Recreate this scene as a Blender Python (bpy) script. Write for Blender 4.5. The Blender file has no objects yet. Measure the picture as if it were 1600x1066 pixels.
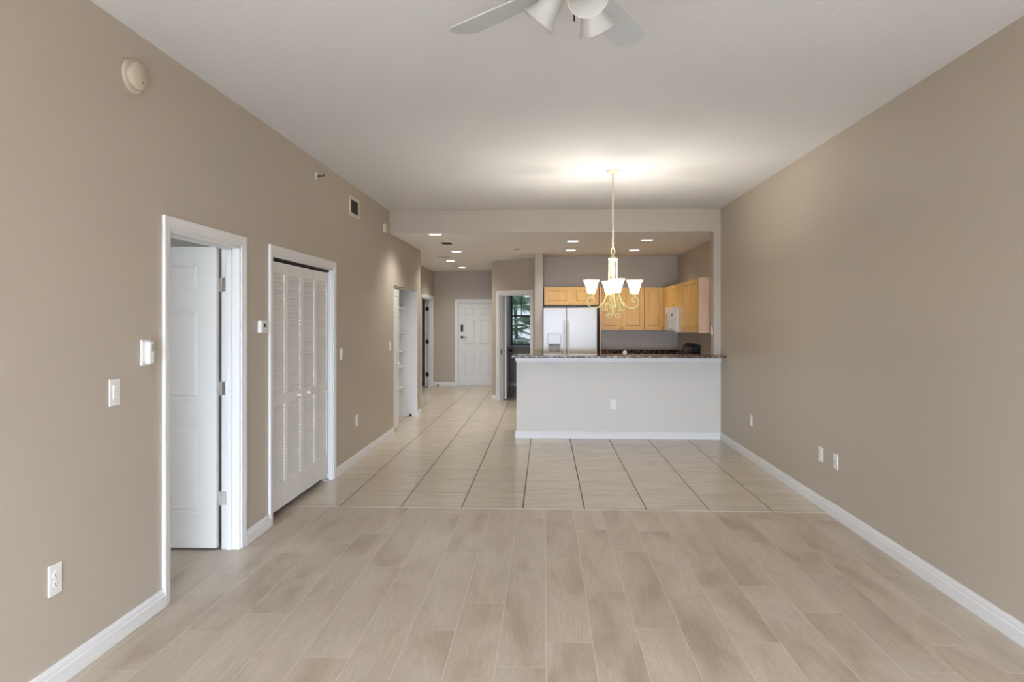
import bpy, bmesh, math, random
from mathutils import Matrix, Vector, noise as mnoise
C = bpy.context.scene.collection
PI = math.pi
random.seed(7)

# ------------------------------------------------------------------ camera
cam_d = bpy.data.cameras.new('camera'); cam = bpy.data.objects.new('camera', cam_d); C.objects.link(cam)
cam_d.sensor_width = 36.0; cam_d.lens = 1110 / 1600 * 36
cam_d.shift_y = -0.02
cam.location = (0, 0, 1.53); cam.rotation_euler = (PI / 2, 0, math.atan(52 / 1110))
cam_d.clip_start = 0.05; cam_d.clip_end = 200
bpy.context.scene.camera = cam

# ------------------------------------------------------------------ world, daylight, added rear fill, exposure
def lin(r, g, b):
    f = lambda c: (c / 255 / 12.92) if c / 255 <= 0.04045 else ((c / 255 + 0.055) / 1.055) ** 2.4
    return (f(r), f(g), f(b), 1)
W = bpy.data.worlds.new('world'); bpy.context.scene.world = W; W.use_nodes = True
bg = W.node_tree.nodes['Background']; bg.inputs[0].default_value = (0.80, 0.90, 1.0, 1); bg.inputs[1].default_value = 0.55
vs = bpy.context.scene.view_settings
vs.view_transform = 'Standard'; vs.look = 'None'; vs.gamma = 1; vs.use_curve_mapping = False; vs.exposure = 0.85
def area(name, loc, rot, sx, sy, power, col):
    d = bpy.data.lights.new(name, 'AREA'); d.shape = 'RECTANGLE'; d.size = sx; d.size_y = sy; d.energy = power; d.color = col
    o = bpy.data.objects.new(name, d); C.objects.link(o); o.location = loc; o.rotation_euler = rot
    return o
# added area lamp by unseen rear glass doors, tilted down for floor-bounced fill
area('added_rear_fill', (0.1, -5.0, 1.28), (math.radians(10), 0, 0), 3.7, 2.4, 1750, (0.80, 0.95, 1.22))
# daylight through the bedroom window to the left
area('daylight_bedroom', (-6.0, 2.6, 1.5), (PI / 2, 0, -PI / 2), 1.9, 1.5, 60, (0.72, 0.86, 1.06))

# ------------------------------------------------------------------ mesh builder
class MB:
    def __init__(s, M=None): s.v = []; s.f = []; s.m = []; s.M = M; s.mi = 0
    def add(s, vs, fs):
        n = len(s.v)
        for p in vs:
            p = Vector(p); s.v.append(s.M @ p if s.M else p)
        for f in fs: s.f.append([i + n for i in f]); s.m.append(s.mi)
    def box(s, x0, y0, z0, x1, y1, z1):
        s.add([(x0,y0,z0),(x1,y0,z0),(x1,y1,z0),(x0,y1,z0),(x0,y0,z1),(x1,y0,z1),(x1,y1,z1),(x0,y1,z1)],
              [(0,3,2,1),(4,5,6,7),(0,1,5,4),(1,2,6,5),(2,3,7,6),(3,0,4,7)]); return s
    def frustum(s, x0, x1, z0, z1, y, top, ins):   # raised field on a plane of constant y
        s.add([(x0,y,z0),(x1,y,z0),(x1,y,z1),(x0,y,z1),(x0+ins,top,z0+ins),(x1-ins,top,z0+ins),(x1-ins,top,z1-ins),(x0+ins,top,z1-ins)],
              [(4,5,6,7),(0,1,5,4),(1,2,6,5),(2,3,7,6),(3,0,4,7)])
    def voxel(s, xs, ys, zs, fill):
        nx, ny, nz = len(xs)-1, len(ys)-1, len(zs)-1
        F = lambda i,j,k: 0 <= i < nx and 0 <= j < ny and 0 <= k < nz and fill(i,j,k)
        idx = {}; V = []
        def vi(i,j,k):
            if (i,j,k) not in idx: idx[(i,j,k)] = len(V); V.append((xs[i],ys[j],zs[k]))
            return idx[(i,j,k)]
        fs = []
        for i in range(nx):
            for j in range(ny):
                for k in range(nz):
                    if not F(i,j,k): continue
                    if not F(i-1,j,k): fs.append([vi(i,j,k),vi(i,j,k+1),vi(i,j+1,k+1),vi(i,j+1,k)])
                    if not F(i+1,j,k): fs.append([vi(i+1,j,k),vi(i+1,j+1,k),vi(i+1,j+1,k+1),vi(i+1,j,k+1)])
                    if not F(i,j-1,k): fs.append([vi(i,j,k),vi(i+1,j,k),vi(i+1,j,k+1),vi(i,j,k+1)])
                    if not F(i,j+1,k): fs.append([vi(i,j+1,k),vi(i,j+1,k+1),vi(i+1,j+1,k+1),vi(i+1,j+1,k)])
                    if not F(i,j,k-1): fs.append([vi(i,j,k),vi(i,j+1,k),vi(i+1,j+1,k),vi(i+1,j,k)])
                    if not F(i,j,k+1): fs.append([vi(i,j,k+1),vi(i+1,j,k+1),vi(i+1,j+1,k+1),vi(i,j+1,k+1)])
        s.add(V, fs); return s
    def lathe(s, prof, n=24, cx=0, cy=0, M=None, square=0.0, close=False):
        vs = []; fs = []
        for (r, z) in prof:
            for k in range(n):
                a = 2*PI*k/n
                q = 1 + square*(1-abs(math.cos(2*a)))*0 + square*(abs(math.sin(2*a)))*1.0
                p = Vector((r*q*math.cos(a)+cx, r*q*math.sin(a)+cy, z))
                vs.append(M @ p if M else p)
        m = len(prof)
        for i in range(m-1):
            for k in range(n):
                fs.append((i*n+k, i*n+(k+1)%n, (i+1)*n+(k+1)%n, (i+1)*n+k))
        if close: fs.append(tuple(range(n))[::-1]); fs.append(tuple((m-1)*n+k for k in range(n)))
        s.add(vs, fs); return s
    def cyl(s, a, b, r, n=16, r2=None):
        a, b = Vector(a), Vector(b); d = b - a; L = d.length
        M = Matrix.Translation(a) @ d.to_track_quat('Z','Y').to_matrix().to_4x4()
        return s.lathe([(r,0),(r if r2 is None else r2, L)], n, M=M, close=True)
    def tube(s, pts, r, n=8, r_end=None, smooth=4, closed=False):
        P = [Vector(p) for p in pts]
        if smooth:
            Q = []
            m = len(P)
            for i in range(m if closed else m-1):
                g = lambda k: P[k % m] if closed else P[max(0, min(m-1, k))]
                p0, p1, p2, p3 = g(i-1), g(i), g(i+1), g(i+2)
                for t in range(smooth):
                    t /= smooth
                    Q.append(0.5*((2*p1)+(-p0+p2)*t+(2*p0-5*p1+4*p2-p3)*t*t+(-p0+3*p1-3*p2+p3)*t**3))
            if not closed: Q.append(P[-1])
            P = Q
        m = len(P); vs = []; fs = []; up = None
        for i in range(m):
            if closed: t = P[(i+1) % m] - P[i-1]
            else: t = P[min(i+1,m-1)] - P[max(i-1,0)]
            t.normalize()
            if up is None:
                up = Vector((0,0,1)) if abs(t.z) < .9 else Vector((1,0,0))
            up = (up - t*up.dot(t)).normalized(); side = t.cross(up)
            rr = r if r_end is None else r + (r_end-r)*i/(m-1)
            for k in range(n):
                a = 2*PI*k/n; vs.append(P[i] + (up*math.cos(a)+side*math.sin(a))*rr)
        for i in range(m if closed else m-1):
            j = (i+1) % m
            for k in range(n): fs.append((i*n+k, j*n+k, j*n+(k+1)%n, i*n+(k+1)%n))
        if not closed: fs.append(tuple(range(n))); fs.append(tuple((m-1)*n+k for k in range(n))[::-1])
        s.add(vs, fs); return s
    def prism(s, poly, z0, z1):     # polygon in xy, extruded in z
        n = len(poly)
        s.add([(x,y,z0) for x,y in poly]+[(x,y,z1) for x,y in poly],
              [tuple(range(n))[::-1], tuple(range(n,2*n))]+[(i,(i+1)%n,n+(i+1)%n,n+i) for i in range(n)]); return s
    def sphere(s, c, r, n=12, sz=1.0):
        prof = [(max(1e-5, r*math.sin(PI*i/(n//2+2))), -r*sz*math.cos(PI*i/(n//2+2))) for i in range(n//2+3)]
        return s.lathe(prof, n, M=Matrix.Translation(Vector(c)))

def link(name, mb, mats, parent=None, bevel=0, smooth=False, seg=2):
    me = bpy.data.meshes.new(name); me.from_pydata([tuple(v) for v in mb.v], [], mb.f)
    if not isinstance(mats, (list, tuple)): mats = [mats]
    for m in mats: me.materials.append(m)
    bm = bmesh.new(); bm.from_mesh(me); bmesh.ops.recalc_face_normals(bm, faces=bm.faces); bm.to_mesh(me); bm.free()
    if len(mats) > 1:
        for p, i in zip(me.polygons, mb.m): p.material_index = i
    if smooth:
        for p in me.polygons: p.use_smooth = True
        me.set_sharp_from_angle(angle=math.radians(38))
    o = bpy.data.objects.new(name, me); C.objects.link(o)
    if parent: o.parent = parent
    if bevel:
        b = o.modifiers.new('bevel', 'BEVEL'); b.width = bevel; b.segments = seg; b.limit_method = 'ANGLE'; b.angle_limit = math.radians(40)
    return o
def tag(o, label, cat, group=None, kind=None):
    o['label'] = label; o['category'] = cat
    if group: o['group'] = group
    if kind: o['kind'] = kind
    return o
def empty(name, loc, rz, label, cat, group=None, kind=None):
    o = bpy.data.objects.new(name, None); C.objects.link(o); o.location = loc; o.rotation_euler = (0,0,rz); o.empty_display_size = .1
    return tag(o, label, cat, group, kind)
def struct(name, mb, mats, label, cat, **k):
    o = link(name, mb, mats, **k); return tag(o, label, cat, kind='structure')
def copy_tree(o, parent=None):
    c = o.copy(); C.objects.link(c)
    if parent: c.parent = parent
    for ch in [x for x in o.children]: copy_tree(ch, c)
    return c
def dup(o, loc, rz, label, group=None):
    c = copy_tree(o); c.location = loc; c.rotation_euler = (0,0,rz); c['label'] = label
    if group: c['group'] = group
    return c

# ------------------------------------------------------------------ materials
def mat(name, col, rough=.5, metal=0, spec=.5, bump=None, var=None, coat=0):
    m = bpy.data.materials.new(name); m.use_nodes = True; nt = m.node_tree; b = nt.nodes['Principled BSDF']
    b.inputs['Base Color'].default_value = col; b.inputs['Roughness'].default_value = rough; b.inputs['Metallic'].default_value = metal
    b.inputs['Specular IOR Level'].default_value = spec
    if coat: b.inputs['Coat Weight'].default_value = coat; b.inputs['Coat Roughness'].default_value = .15
    if bump or var: tc = nt.nodes.new('ShaderNodeTexCoord')
    if bump:
        sc, st, dist = bump
        n = nt.nodes.new('ShaderNodeTexNoise'); n.inputs['Scale'].default_value = sc; n.inputs['Detail'].default_value = 4
        nt.links.new(tc.outputs['Object'], n.inputs['Vector'])
        bp = nt.nodes.new('ShaderNodeBump'); bp.inputs['Strength'].default_value = st; bp.inputs['Distance'].default_value = dist
        nt.links.new(n.outputs['Fac'], bp.inputs['Height']); nt.links.new(bp.outputs['Normal'], b.inputs['Normal'])
    if var:
        sc, col2 = var
        n2 = nt.nodes.new('ShaderNodeTexNoise'); n2.inputs['Scale'].default_value = sc; n2.inputs['Detail'].default_value = 3
        nt.links.new(tc.outputs['Object'], n2.inputs['Vector'])
        mx = nt.nodes.new('ShaderNodeMix'); mx.data_type = 'RGBA'; mx.inputs[6].default_value = col; mx.inputs[7].default_value = col2
        nt.links.new(n2.outputs['Fac'], mx.inputs[0]); nt.links.new(mx.outputs[2], b.inputs['Base Color'])
    return m
def emis(name, col, s):
    m = bpy.data.materials.new(name); m.use_nodes = True; nt = m.node_tree; nt.nodes.clear()
    e = nt.nodes.new('ShaderNodeEmission'); e.inputs[0].default_value = col; e.inputs[1].default_value = s
    o = nt.nodes.new('ShaderNodeOutputMaterial'); nt.links.new(e.outputs[0], o.inputs[0]); return m

WALL = lin(188, 176, 160); 
m_wall = mat('beige_wall_paint', WALL, .42, bump=(60, .12, .004), var=(.7, lin(185, 173, 157)))
m_half = mat('pale_grey_wall_paint', lin(213, 207, 198), .45, bump=(60, .1, .004))
m_ceil = mat('white_ceiling_texture', lin(222, 221, 221), .8, bump=(28, .35, .006))
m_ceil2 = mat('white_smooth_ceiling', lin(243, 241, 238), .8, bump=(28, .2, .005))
m_trim = mat('white_trim_paint', lin(229, 227, 224), .35, bump=(6, .03, .003))
m_door = mat('white_door_paint', lin(230, 227, 222), .38, bump=(40, .04, .002))
m_white = mat('white_plastic', lin(236, 233, 226), .35, bump=(20, .02, .001))
m_ivory = mat('ivory_plastic', lin(216, 205, 184), .45, bump=(20, .02, .001))
m_beige = mat('beige_plastic', lin(196, 184, 164), .5, bump=(20, .02, .001))
m_duct = mat('grey_duct', lin(112, 107, 102), .7, var=(9, lin(100, 96, 92)))
m_slot = mat('dark_slot', lin(40, 38, 36), .6, var=(5, lin(30, 28, 26)))
m_black = mat('black_enamel', lin(15, 15, 16), .38, spec=.3, var=(9, lin(30, 30, 30)))
m_chrome = mat('satin_nickel', lin(205, 203, 200), .28, 1, var=(12, lin(190, 188, 186)))
m_bronze = mat('dark_bronze', lin(58, 50, 44), .4, .8, var=(12, lin(44, 38, 34)))
m_steel = mat('grey_vent_metal', lin(196, 192, 186), .5, var=(9, lin(186, 182, 176)))
m_fridge = mat('white_fridge_enamel', lin(196, 192, 187), .22, bump=(120, .03, .001))
m_closet = mat('white_closet_paint', lin(232, 230, 228), .6, bump=(40, .06, .003))
m_hollow = mat('dark_track_and_gap_shade', lin(30, 28, 26), .7, var=(9, lin(24, 22, 20)))
m_fanw = mat('white_fan_finish', lin(190, 194, 195), .4, var=(6, lin(184, 188, 189)))
m_cream = mat('cream_wrought_iron', lin(226, 213, 160), .5, bump=(80, .06, .002), var=(30, lin(214, 198, 142)))
m_conc = mat('concrete_slab', lin(150, 146, 140), .9, bump=(14, .3, .01))
m_lawn = mat('lawn_ground', lin(90, 120, 70), .9, bump=(40, .5, .02), var=(2, lin(130, 150, 100)))

def wood_floor():
    m = bpy.data.materials.new('oak_look_plank'); m.use_nodes = True; nt = m.node_tree; b = nt.nodes['Principled BSDF']; L = nt.links.new
    at = nt.nodes.new('ShaderNodeAttribute'); at.attribute_name = 'plank'
    tc = nt.nodes.new('ShaderNodeTexCoord')
    off = nt.nodes.new('ShaderNodeVectorMath'); off.operation = 'MULTIPLY'; off.inputs[1].default_value = (37, 91, 53); L(at.outputs['Color'], off.inputs[0])
    ad = nt.nodes.new('ShaderNodeVectorMath'); ad.operation = 'ADD'; L(tc.outputs['Object'], ad.inputs[0]); L(off.outputs[0], ad.inputs[1])
    def noi(scale, det, sx, sy, dist=0):
        mp = nt.nodes.new('ShaderNodeMapping'); mp.inputs['Scale'].default_value = (sx, sy, 1); L(ad.outputs[0], mp.inputs['Vector'])
        n = nt.nodes.new('ShaderNodeTexNoise'); n.inputs['Scale'].default_value = scale; n.inputs['Detail'].default_value = det; n.inputs['Distortion'].default_value = dist
        L(mp.outputs[0], n.inputs['Vector']); return n
    big = noi(1.0, 3, 4.2, 1.15, .5); fine = noi(1.0, 5, 110, 5, .3); 
    # cathedral rings: wave over a stretched noise field
    ring = noi(1.0, 1.5, 7.0, 1.4, .3)
    mul = nt.nodes.new('ShaderNodeMath'); mul.operation = 'MULTIPLY'; mul.inputs[1].default_value = 110; L(ring.outputs['Fac'], mul.inputs[0])
    sn = nt.nodes.new('ShaderNodeMath'); sn.operation = 'SINE'; L(mul.outputs[0], sn.inputs[0])
    cr = nt.nodes.new('ShaderNodeValToRGB'); L(big.outputs['Fac'], cr.inputs[0])
    e = cr.color_ramp.elements; e[0].position = .30; e[0].color = lin(180, 162, 141); e[1].position = .62; e[1].color = lin(208, 193, 174)
    e2 = cr.color_ramp.elements.new(.45); e2.color = lin(199, 183, 163)
    mx = nt.nodes.new('ShaderNodeMix'); mx.data_type = 'RGBA'; mx.blend_type = 'MULTIPLY'; L(cr.outputs[0], mx.inputs[6])
    # grain factor 0.9..1.05
    g = nt.nodes.new('ShaderNodeMath'); g.operation = 'MULTIPLY_ADD'; g.inputs[1].default_value = .03; g.inputs[2].default_value = .945; L(sn.outputs[0], g.inputs[0])
    g2 = nt.nodes.new('ShaderNodeMath'); g2.operation = 'MULTIPLY_ADD'; g2.inputs[1].default_value = .30; g2.inputs[2].default_value = -.15; L(fine.outputs['Fac'], g2.inputs[0])
    g3 = nt.nodes.new('ShaderNodeMath'); g3.operation = 'ADD'; L(g.outputs[0], g3.inputs[0]); L(g2.outputs[0], g3.inputs[1])
    pv = nt.nodes.new('ShaderNodeSeparateColor'); L(at.outputs['Color'], pv.inputs[0])
    g4 = nt.nodes.new('ShaderNodeMath'); g4.operation = 'MULTIPLY_ADD'; g4.inputs[1].default_value = .07; g4.inputs[2].default_value = -.035; L(pv.outputs[0], g4.inputs[0])
    g5 = nt.nodes.new('ShaderNodeMath'); g5.operation = 'ADD'; L(g3.outputs[0], g5.inputs[0]); L(g4.outputs[0], g5.inputs[1])
    cb = nt.nodes.new('ShaderNodeCombineColor'); [L(g5.outputs[0], cb.inputs[i]) for i in range(3)]
    mx.inputs[0].default_value = 1; L(cb.outputs[0], mx.inputs[7]); L(mx.outputs[2], b.inputs['Base Color'])
    b.inputs['Roughness'].default_value = .42
    bp = nt.nodes.new('ShaderNodeBump'); bp.inputs['Strength'].default_value = .08; bp.inputs['Distance'].default_value = .003
    L(fine.outputs['Fac'], bp.inputs['Height']); L(bp.outputs[0], b.inputs['Normal'])
    return m
m_plank = wood_floor()
m_seam = mat('plank_seam', lin(226, 216, 202), .6, var=(4, lin(218, 208, 193)))
def tile_mat():
    m = bpy.data.materials.new('beige_floor_tile'); m.use_nodes = True; nt = m.node_tree; b = nt.nodes['Principled BSDF']; L = nt.links.new
    at = nt.nodes.new('ShaderNodeAttribute'); at.attribute_name = 'plank'
    tc = nt.nodes.new('ShaderNodeTexCoord')
    off = nt.nodes.new('ShaderNodeVectorMath'); off.operation = 'MULTIPLY'; off.inputs[1].default_value = (37, 91, 53); L(at.outputs['Color'], off.inputs[0])
    ad = nt.nodes.new('ShaderNodeVectorMath'); ad.operation = 'ADD'; L(tc.outputs['Object'], ad.inputs[0]); L(off.outputs[0], ad.inputs[1])
    mp = nt.nodes.new('ShaderNodeMapping'); mp.inputs['Scale'].default_value = (2.2, 8, 1); L(ad.outputs[0], mp.inputs['Vector'])
    n = nt.nodes.new('ShaderNodeTexNoise'); n.inputs['Scale'].default_value = 1.3; n.inputs['Detail'].default_value = 5; n.inputs['Distortion'].default_value = .6; L(mp.outputs[0], n.inputs['Vector'])
    cr = nt.nodes.new('ShaderNodeValToRGB'); L(n.outputs['Fac'], cr.inputs[0]); e = cr.color_ramp.elements
    e[0].position = .25; e[0].color = lin(199, 186, 166); e[1].position = .7; e[1].color = lin(214, 202, 184)
    L(cr.outputs[0], b.inputs['Base Color']); b.inputs['Roughness'].default_value = .26
    bp = nt.nodes.new('ShaderNodeBump'); bp.inputs['Strength'].default_value = .06; bp.inputs['Distance'].default_value = .004
    L(n.outputs['Fac'], bp.inputs['Height']); L(bp.outputs[0], b.inputs['Normal'])
    return m
m_tile = tile_mat()
m_grout = mat('dark_grout', lin(104, 92, 78), .9, var=(6, lin(120, 108, 92)))
m_grout2 = mat('light_grout', lin(150, 136, 117), .9, var=(3, lin(164, 149, 130)))
def granite():
    m = bpy.data.materials.new('brown_granite'); m.use_nodes = True; nt = m.node_tree; b = nt.nodes['Principled BSDF']; L = nt.links.new
    tc = nt.nodes.new('ShaderNodeTexCoord')
    v = nt.nodes.new('ShaderNodeTexVoronoi'); v.inputs['Scale'].default_value = 55; L(tc.outputs['Object'], v.inputs['Vector'])
    n = nt.nodes.new('ShaderNodeTexNoise'); n.inputs['Scale'].default_value = 22; n.inputs['Detail'].default_value = 5; L(tc.outputs['Object'], n.inputs['Vector'])
    s = nt.nodes.new('ShaderNodeSeparateColor'); L(v.outputs['Color'], s.inputs[0])
    a = nt.nodes.new('ShaderNodeMath'); a.operation = 'MULTIPLY_ADD'; a.inputs[1].default_value = .45; L(s.outputs[0], a.inputs[0])
    h = nt.nodes.new('ShaderNodeMath'); h.operation = 'MULTIPLY'; h.inputs[1].default_value = .6; L(n.outputs['Fac'], h.inputs[0]); L(h.outputs[0], a.inputs[2])
    cr = nt.nodes.new('ShaderNodeValToRGB'); L(a.outputs[0], cr.inputs[0]); e = cr.color_ramp.elements
    e[0].position = .25; e[0].color = lin(34, 26, 22); e[1].position = .8; e[1].color = lin(176, 150, 124)
    x = e.new(.45); x.color = lin(78, 56, 42); x = e.new(.62); x.color = lin(120, 96, 76)
    L(cr.outputs[0], b.inputs['Base Color']); b.inputs['Roughness'].default_value = .12
    return m
m_gran = granite()
def maple(name, c1, c2):
    m = bpy.data.materials.new(name); m.use_nodes = True; nt = m.node_tree; b = nt.nodes['Principled BSDF']; L = nt.links.new
    tc = nt.nodes.new('ShaderNodeTexCoord'); mp = nt.nodes.new('ShaderNodeMapping'); mp.inputs['Scale'].default_value = (14, 14, 1.2); L(tc.outputs['Object'], mp.inputs['Vector'])
    n = nt.nodes.new('ShaderNodeTexNoise'); n.inputs['Scale'].default_value = 2; n.inputs['Detail'].default_value = 5; n.inputs['Distortion'].default_value = .4; L(mp.outputs[0], n.inputs['Vector'])
    cr = nt.nodes.new('ShaderNodeValToRGB'); L(n.outputs['Fac'], cr.inputs[0]); e = cr.color_ramp.elements
    e[0].position = .3; e[0].color = c1; e[1].position = .7; e[1].color = c2
    L(cr.outputs[0], b.inputs['Base Color']); b.inputs['Roughness'].default_value = .38
    return m
m_maple = maple('honey_maple', lin(200, 151, 78), lin(212, 166, 92))
m_side = maple('pale_maple_side', lin(206, 168, 134), lin(214, 178, 146))
def shade_mat(name, tr, c=(236, 233, 226)):
    m = bpy.data.materials.new(name); m.use_nodes = True; nt = m.node_tree; nt.nodes.clear(); L = nt.links.new
    d = nt.nodes.new('ShaderNodeBsdfPrincipled'); d.inputs['Base Color'].default_value = lin(*c); d.inputs['Roughness'].default_value = .3
    t = nt.nodes.new('ShaderNodeBsdfTranslucent'); t.inputs[0].default_value = lin(250, 237, 200)
    n = nt.nodes.new('ShaderNodeTexNoise'); n.inputs['Scale'].default_value = 18
    bp = nt.nodes.new('ShaderNodeBump'); bp.inputs['Strength'].default_value = .05; L(n.outputs['Fac'], bp.inputs['Height']); L(bp.outputs[0], d.inputs['Normal'])
    x = nt.nodes.new('ShaderNodeMixShader'); x.inputs[0].default_value = tr; L(d.outputs[0], x.inputs[1]); L(t.outputs[0], x.inputs[2])
    o = nt.nodes.new('ShaderNodeOutputMaterial'); L(x.outputs[0], o.inputs[0]); return m
m_shade = shade_mat('frosted_glass_shade', .8); m_fanshade = shade_mat('milk_glass_shade', .06, (182, 180, 176))
def glass():
    m = bpy.data.materials.new('clear_window_glass'); m.use_nodes = True; nt = m.node_tree; nt.nodes.clear(); L = nt.links.new
    t = nt.nodes.new('ShaderNodeBsdfTransparent'); t.inputs[0].default_value = (.93, .95, .94, 1)
    g = nt.nodes.new('ShaderNodeBsdfGlossy'); g.inputs['Roughness'].default_value = .35
    x = nt.nodes.new('ShaderNodeMixShader'); x.inputs[0].default_value = .02; L(t.outputs[0], x.inputs[1]); L(g.outputs[0], x.inputs[2])
    o = nt.nodes.new('ShaderNodeOutputMaterial'); L(x.outputs[0], o.inputs[0]); return m
m_glass = glass()
m_bulb = emis('lit_bulb', (1.0, .86, .62, 1), 14)
m_lens = emis('lit_lens', (1.0, .95, .86, 1), 6)

# ------------------------------------------------------------------ dimensions (metres)
LX, RX, CH, LC = -2.045, 2.255, 2.97, 2.68       # left wall, right wall, high ceiling, low ceiling
HY = 9.25                                         # half wall / beam face
TY = 5.77                                         # wood-to-tile line
T = .12
BY = -4.7                                         # rear wall of the living room
EY = 16.55                                        # entry wall

# ------------------------------------------------------------------ floors
def quad_floor(name, quads, mats, label, cat):
    mb = MB()
    cols = []
    for (x0, x1, y0, y1, z, mi, c) in quads:
        mb.mi = mi; mb.add([(x0,y0,z),(x1,y0,z),(x1,y1,z),(x0,y1,z)], [(0,1,2,3)]); cols.append(c)
    me = bpy.data.meshes.new(name); me.from_pydata([tuple(v) for v in mb.v], [], mb.f)
    for m in mats: me.materials.append(m)
    me.polygons.foreach_set('material_index', mb.m)
    me.attributes.new('plank', 'FLOAT_COLOR', 'FACE')
    me.attributes['plank'].data.foreach_set('color', [x for c in cols for x in c])
    me.update()
    o = bpy.data.objects.new(name, me); C.objects.link(o)
    return tag(o, label, cat, kind='structure')
PW, PL, G = .2225, 1.182, .0016
joint = {-8:4.6,-7:3.64,-6:3.868,-5:4.365,-4:4.116,-3:3.485,-2:3.83,-1:3.13,0:3.385,1:4.035,2:3.546,3:4.02,4:3.425,5:4.15,6:3.79,7:4.353}
Q = [(-5.75, 2.5, BY-.1, TY, -.0004, 1, (0,0,0,1))]
for k in range(-27, 11):
    x0, x1 = .003 + k*PW, .003 + (k+1)*PW
    x0, x1 = max(x0, -5.75), min(x1, 2.5)
    if x1 - x0 < .02: continue
    j = joint.get(k, random.uniform(3, 4.2)); y = j - 8*PL
    while y < TY:
        a, b_ = max(y, BY-.1), min(y+PL, TY)
        if b_ - a > .01: Q.append((x0+G, x1-G, a+G, b_-(G if b_ < TY else 0), 0, 0, (random.random(), random.random(), random.random(), 1)))
        y += PL
quad_floor('floor', Q, [m_plank, m_seam], 'grey-beige wood-look plank floor running through the living area', 'floor')
TW, TL = .5015, .4905
Q = [(-5.2, 2.6, TY, EY+.2, -.003, 1, (0,0,0,1)), (-5.1, -2.6, EY+.2, 17.6, 0, 0, (.3,.5,.2,1))]
for k in range(-10, 6):
    x0, x1 = -.183 + k*TW, -.183 + (k+1)*TW
    x0, x1 = max(x0, -5.2), min(x1, 2.6)
    y = 6.29 - TL*2
    while y < EY+.2:
        a, b_ = max(y, TY), min(y+TL, EY+.2)
        if b_ - a > .02 and x1-x0 > .01:
            Q.append((x0+.0045, x1-.0045, a+(.0022 if a > TY else 0), b_-.0022, 0, 0, (random.random(), random.random(), random.random(), 1)))
            if a > TY: Q.append((x0+.0045, x1-.0045, a-.0022, a+.0022, -.0010, 2, (0,0,0,1)))
        y += TL
quad_floor('floor.001', Q, [m_tile, m_grout, m_grout2], 'beige ceramic tile floor with dark lengthwise grout by the kitchen', 'floor')
struct('floor.002', MB().box(-5.9, BY-.3, -.16, 2.7, EY+.25, -.004), m_conc, 'concrete slab below the plank and tile floors', 'floor')
struct('trim_1', MB().box(LX, TY-.002, -.001, RX, TY+.002, .0012), m_seam, 'thin pale strip where planks meet tiles', 'trim')

# ------------------------------------------------------------------ shell
def cells(brk, holes):
    def f(i, k):
        return not any(a <= i < b and c <= k < d for a, b, c, d in holes)
    return f
# left wall with three openings
ys = [BY, 3.77, 4.68, 5.23, 6.755, 9.503, 11.295, 11.571]; zs = [0, 2.01, 2.03, 3.05]
def fl(i, j, k):
    if j in (1, 3) and k < 2: return False
    if j == 5 and k < 1: return False
    return True
struct('wall_left', MB().voxel([LX-T, LX], ys, zs, fl), m_wall, 'long beige wall on the left with three doorways', 'wall')
struct('wall_right', MB().box(RX, BY, 0, RX+T, HY+.001, 3.05), m_wall, 'long plain beige wall on the right', 'wall')
struct('wall_kitchen_right', MB().box(2.36, HY+.17, 0, 2.36+T, 12.92, 2.75), m_wall, 'beige kitchen side wall behind the wall cabinets', 'wall')
struct('wall_stub', MB().box(2.165, HY, 1.088, 2.48, HY+.17, LC), m_wall, 'narrow wall end at right above the bar top', 'wall')
struct('wall_beam', MB().box(LX, HY, LC, RX, HY+.006, LC+.12).box(LX, HY, LC+.12, RX, HY+.15, 3.05), m_wall, 'beige header beam where the ceiling steps down', 'wall')
struct('wall_half', MB().box(-.376, HY, 0, 2.48, HY+.14, 1.056), m_half, 'pale grey half wall below the granite bar', 'wall')
struct('wall_kitchen_back', MB().box(-.045, 12.8, 0, 2.48, 12.92, 2.75), m_wall, 'taupe kitchen wall behind the refrigerator and cabinets', 'wall')
struct('wall_column', MB().box(-.18, 12.21, 0, -.045, 13.04, 2.70), m_wall, 'narrow wall end beside the refrigerator', 'wall')
# rear wall with slider opening
struct('wall_back', MB().voxel([LX-T, -1.75, 1.95, RX+T], [BY-T, BY], [0, 2.44, 3.05], lambda i,j,k: not (i == 1 and k == 0)), m_wall, 'beige wall with the glass doors at the rear of the living area', 'wall')
# hall
struct('wall_hall_left', MB().voxel([-2.72, -2.6], [11.571-.0, 14.8, 16.3, EY], [0, 2.03, 2.75], lambda i,j,k: not (j == 1 and k == 0)), m_wall, 'short beige hall wall at far left with an open doorway', 'wall')
struct('wall_hall_return', MB().box(-2.72, 11.40, 0, LX-T, 11.571, 2.75), m_wall, 'wall end between the pantry and the hall', 'wall')
# entry wall: front door opening and den window
DX0, DX1 = -2.05, -1.13; WX0, WX1, WZ0, WZ1 = -.80, .16, .95, 2.18
def fe(i, j, k):
    if i == 1 and k < 2: return False
    if i == 3 and k in (1, 2): return False
    return True
struct('wall_entry', MB().voxel([-2.72, DX0, DX1, WX0, WX1, 2.6], [EY, EY+.15], [0, WZ0, 1.965, WZ1, 2.75], fe), m_wall, 'far beige entry wall holding the front door and den window', 'wall')
struct('wall_hall_right', MB().box(-1.03, 13.8, 0, -.93, EY, 2.75), m_wall, 'hidden hall wall to the right of the front door', 'wall')
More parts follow.
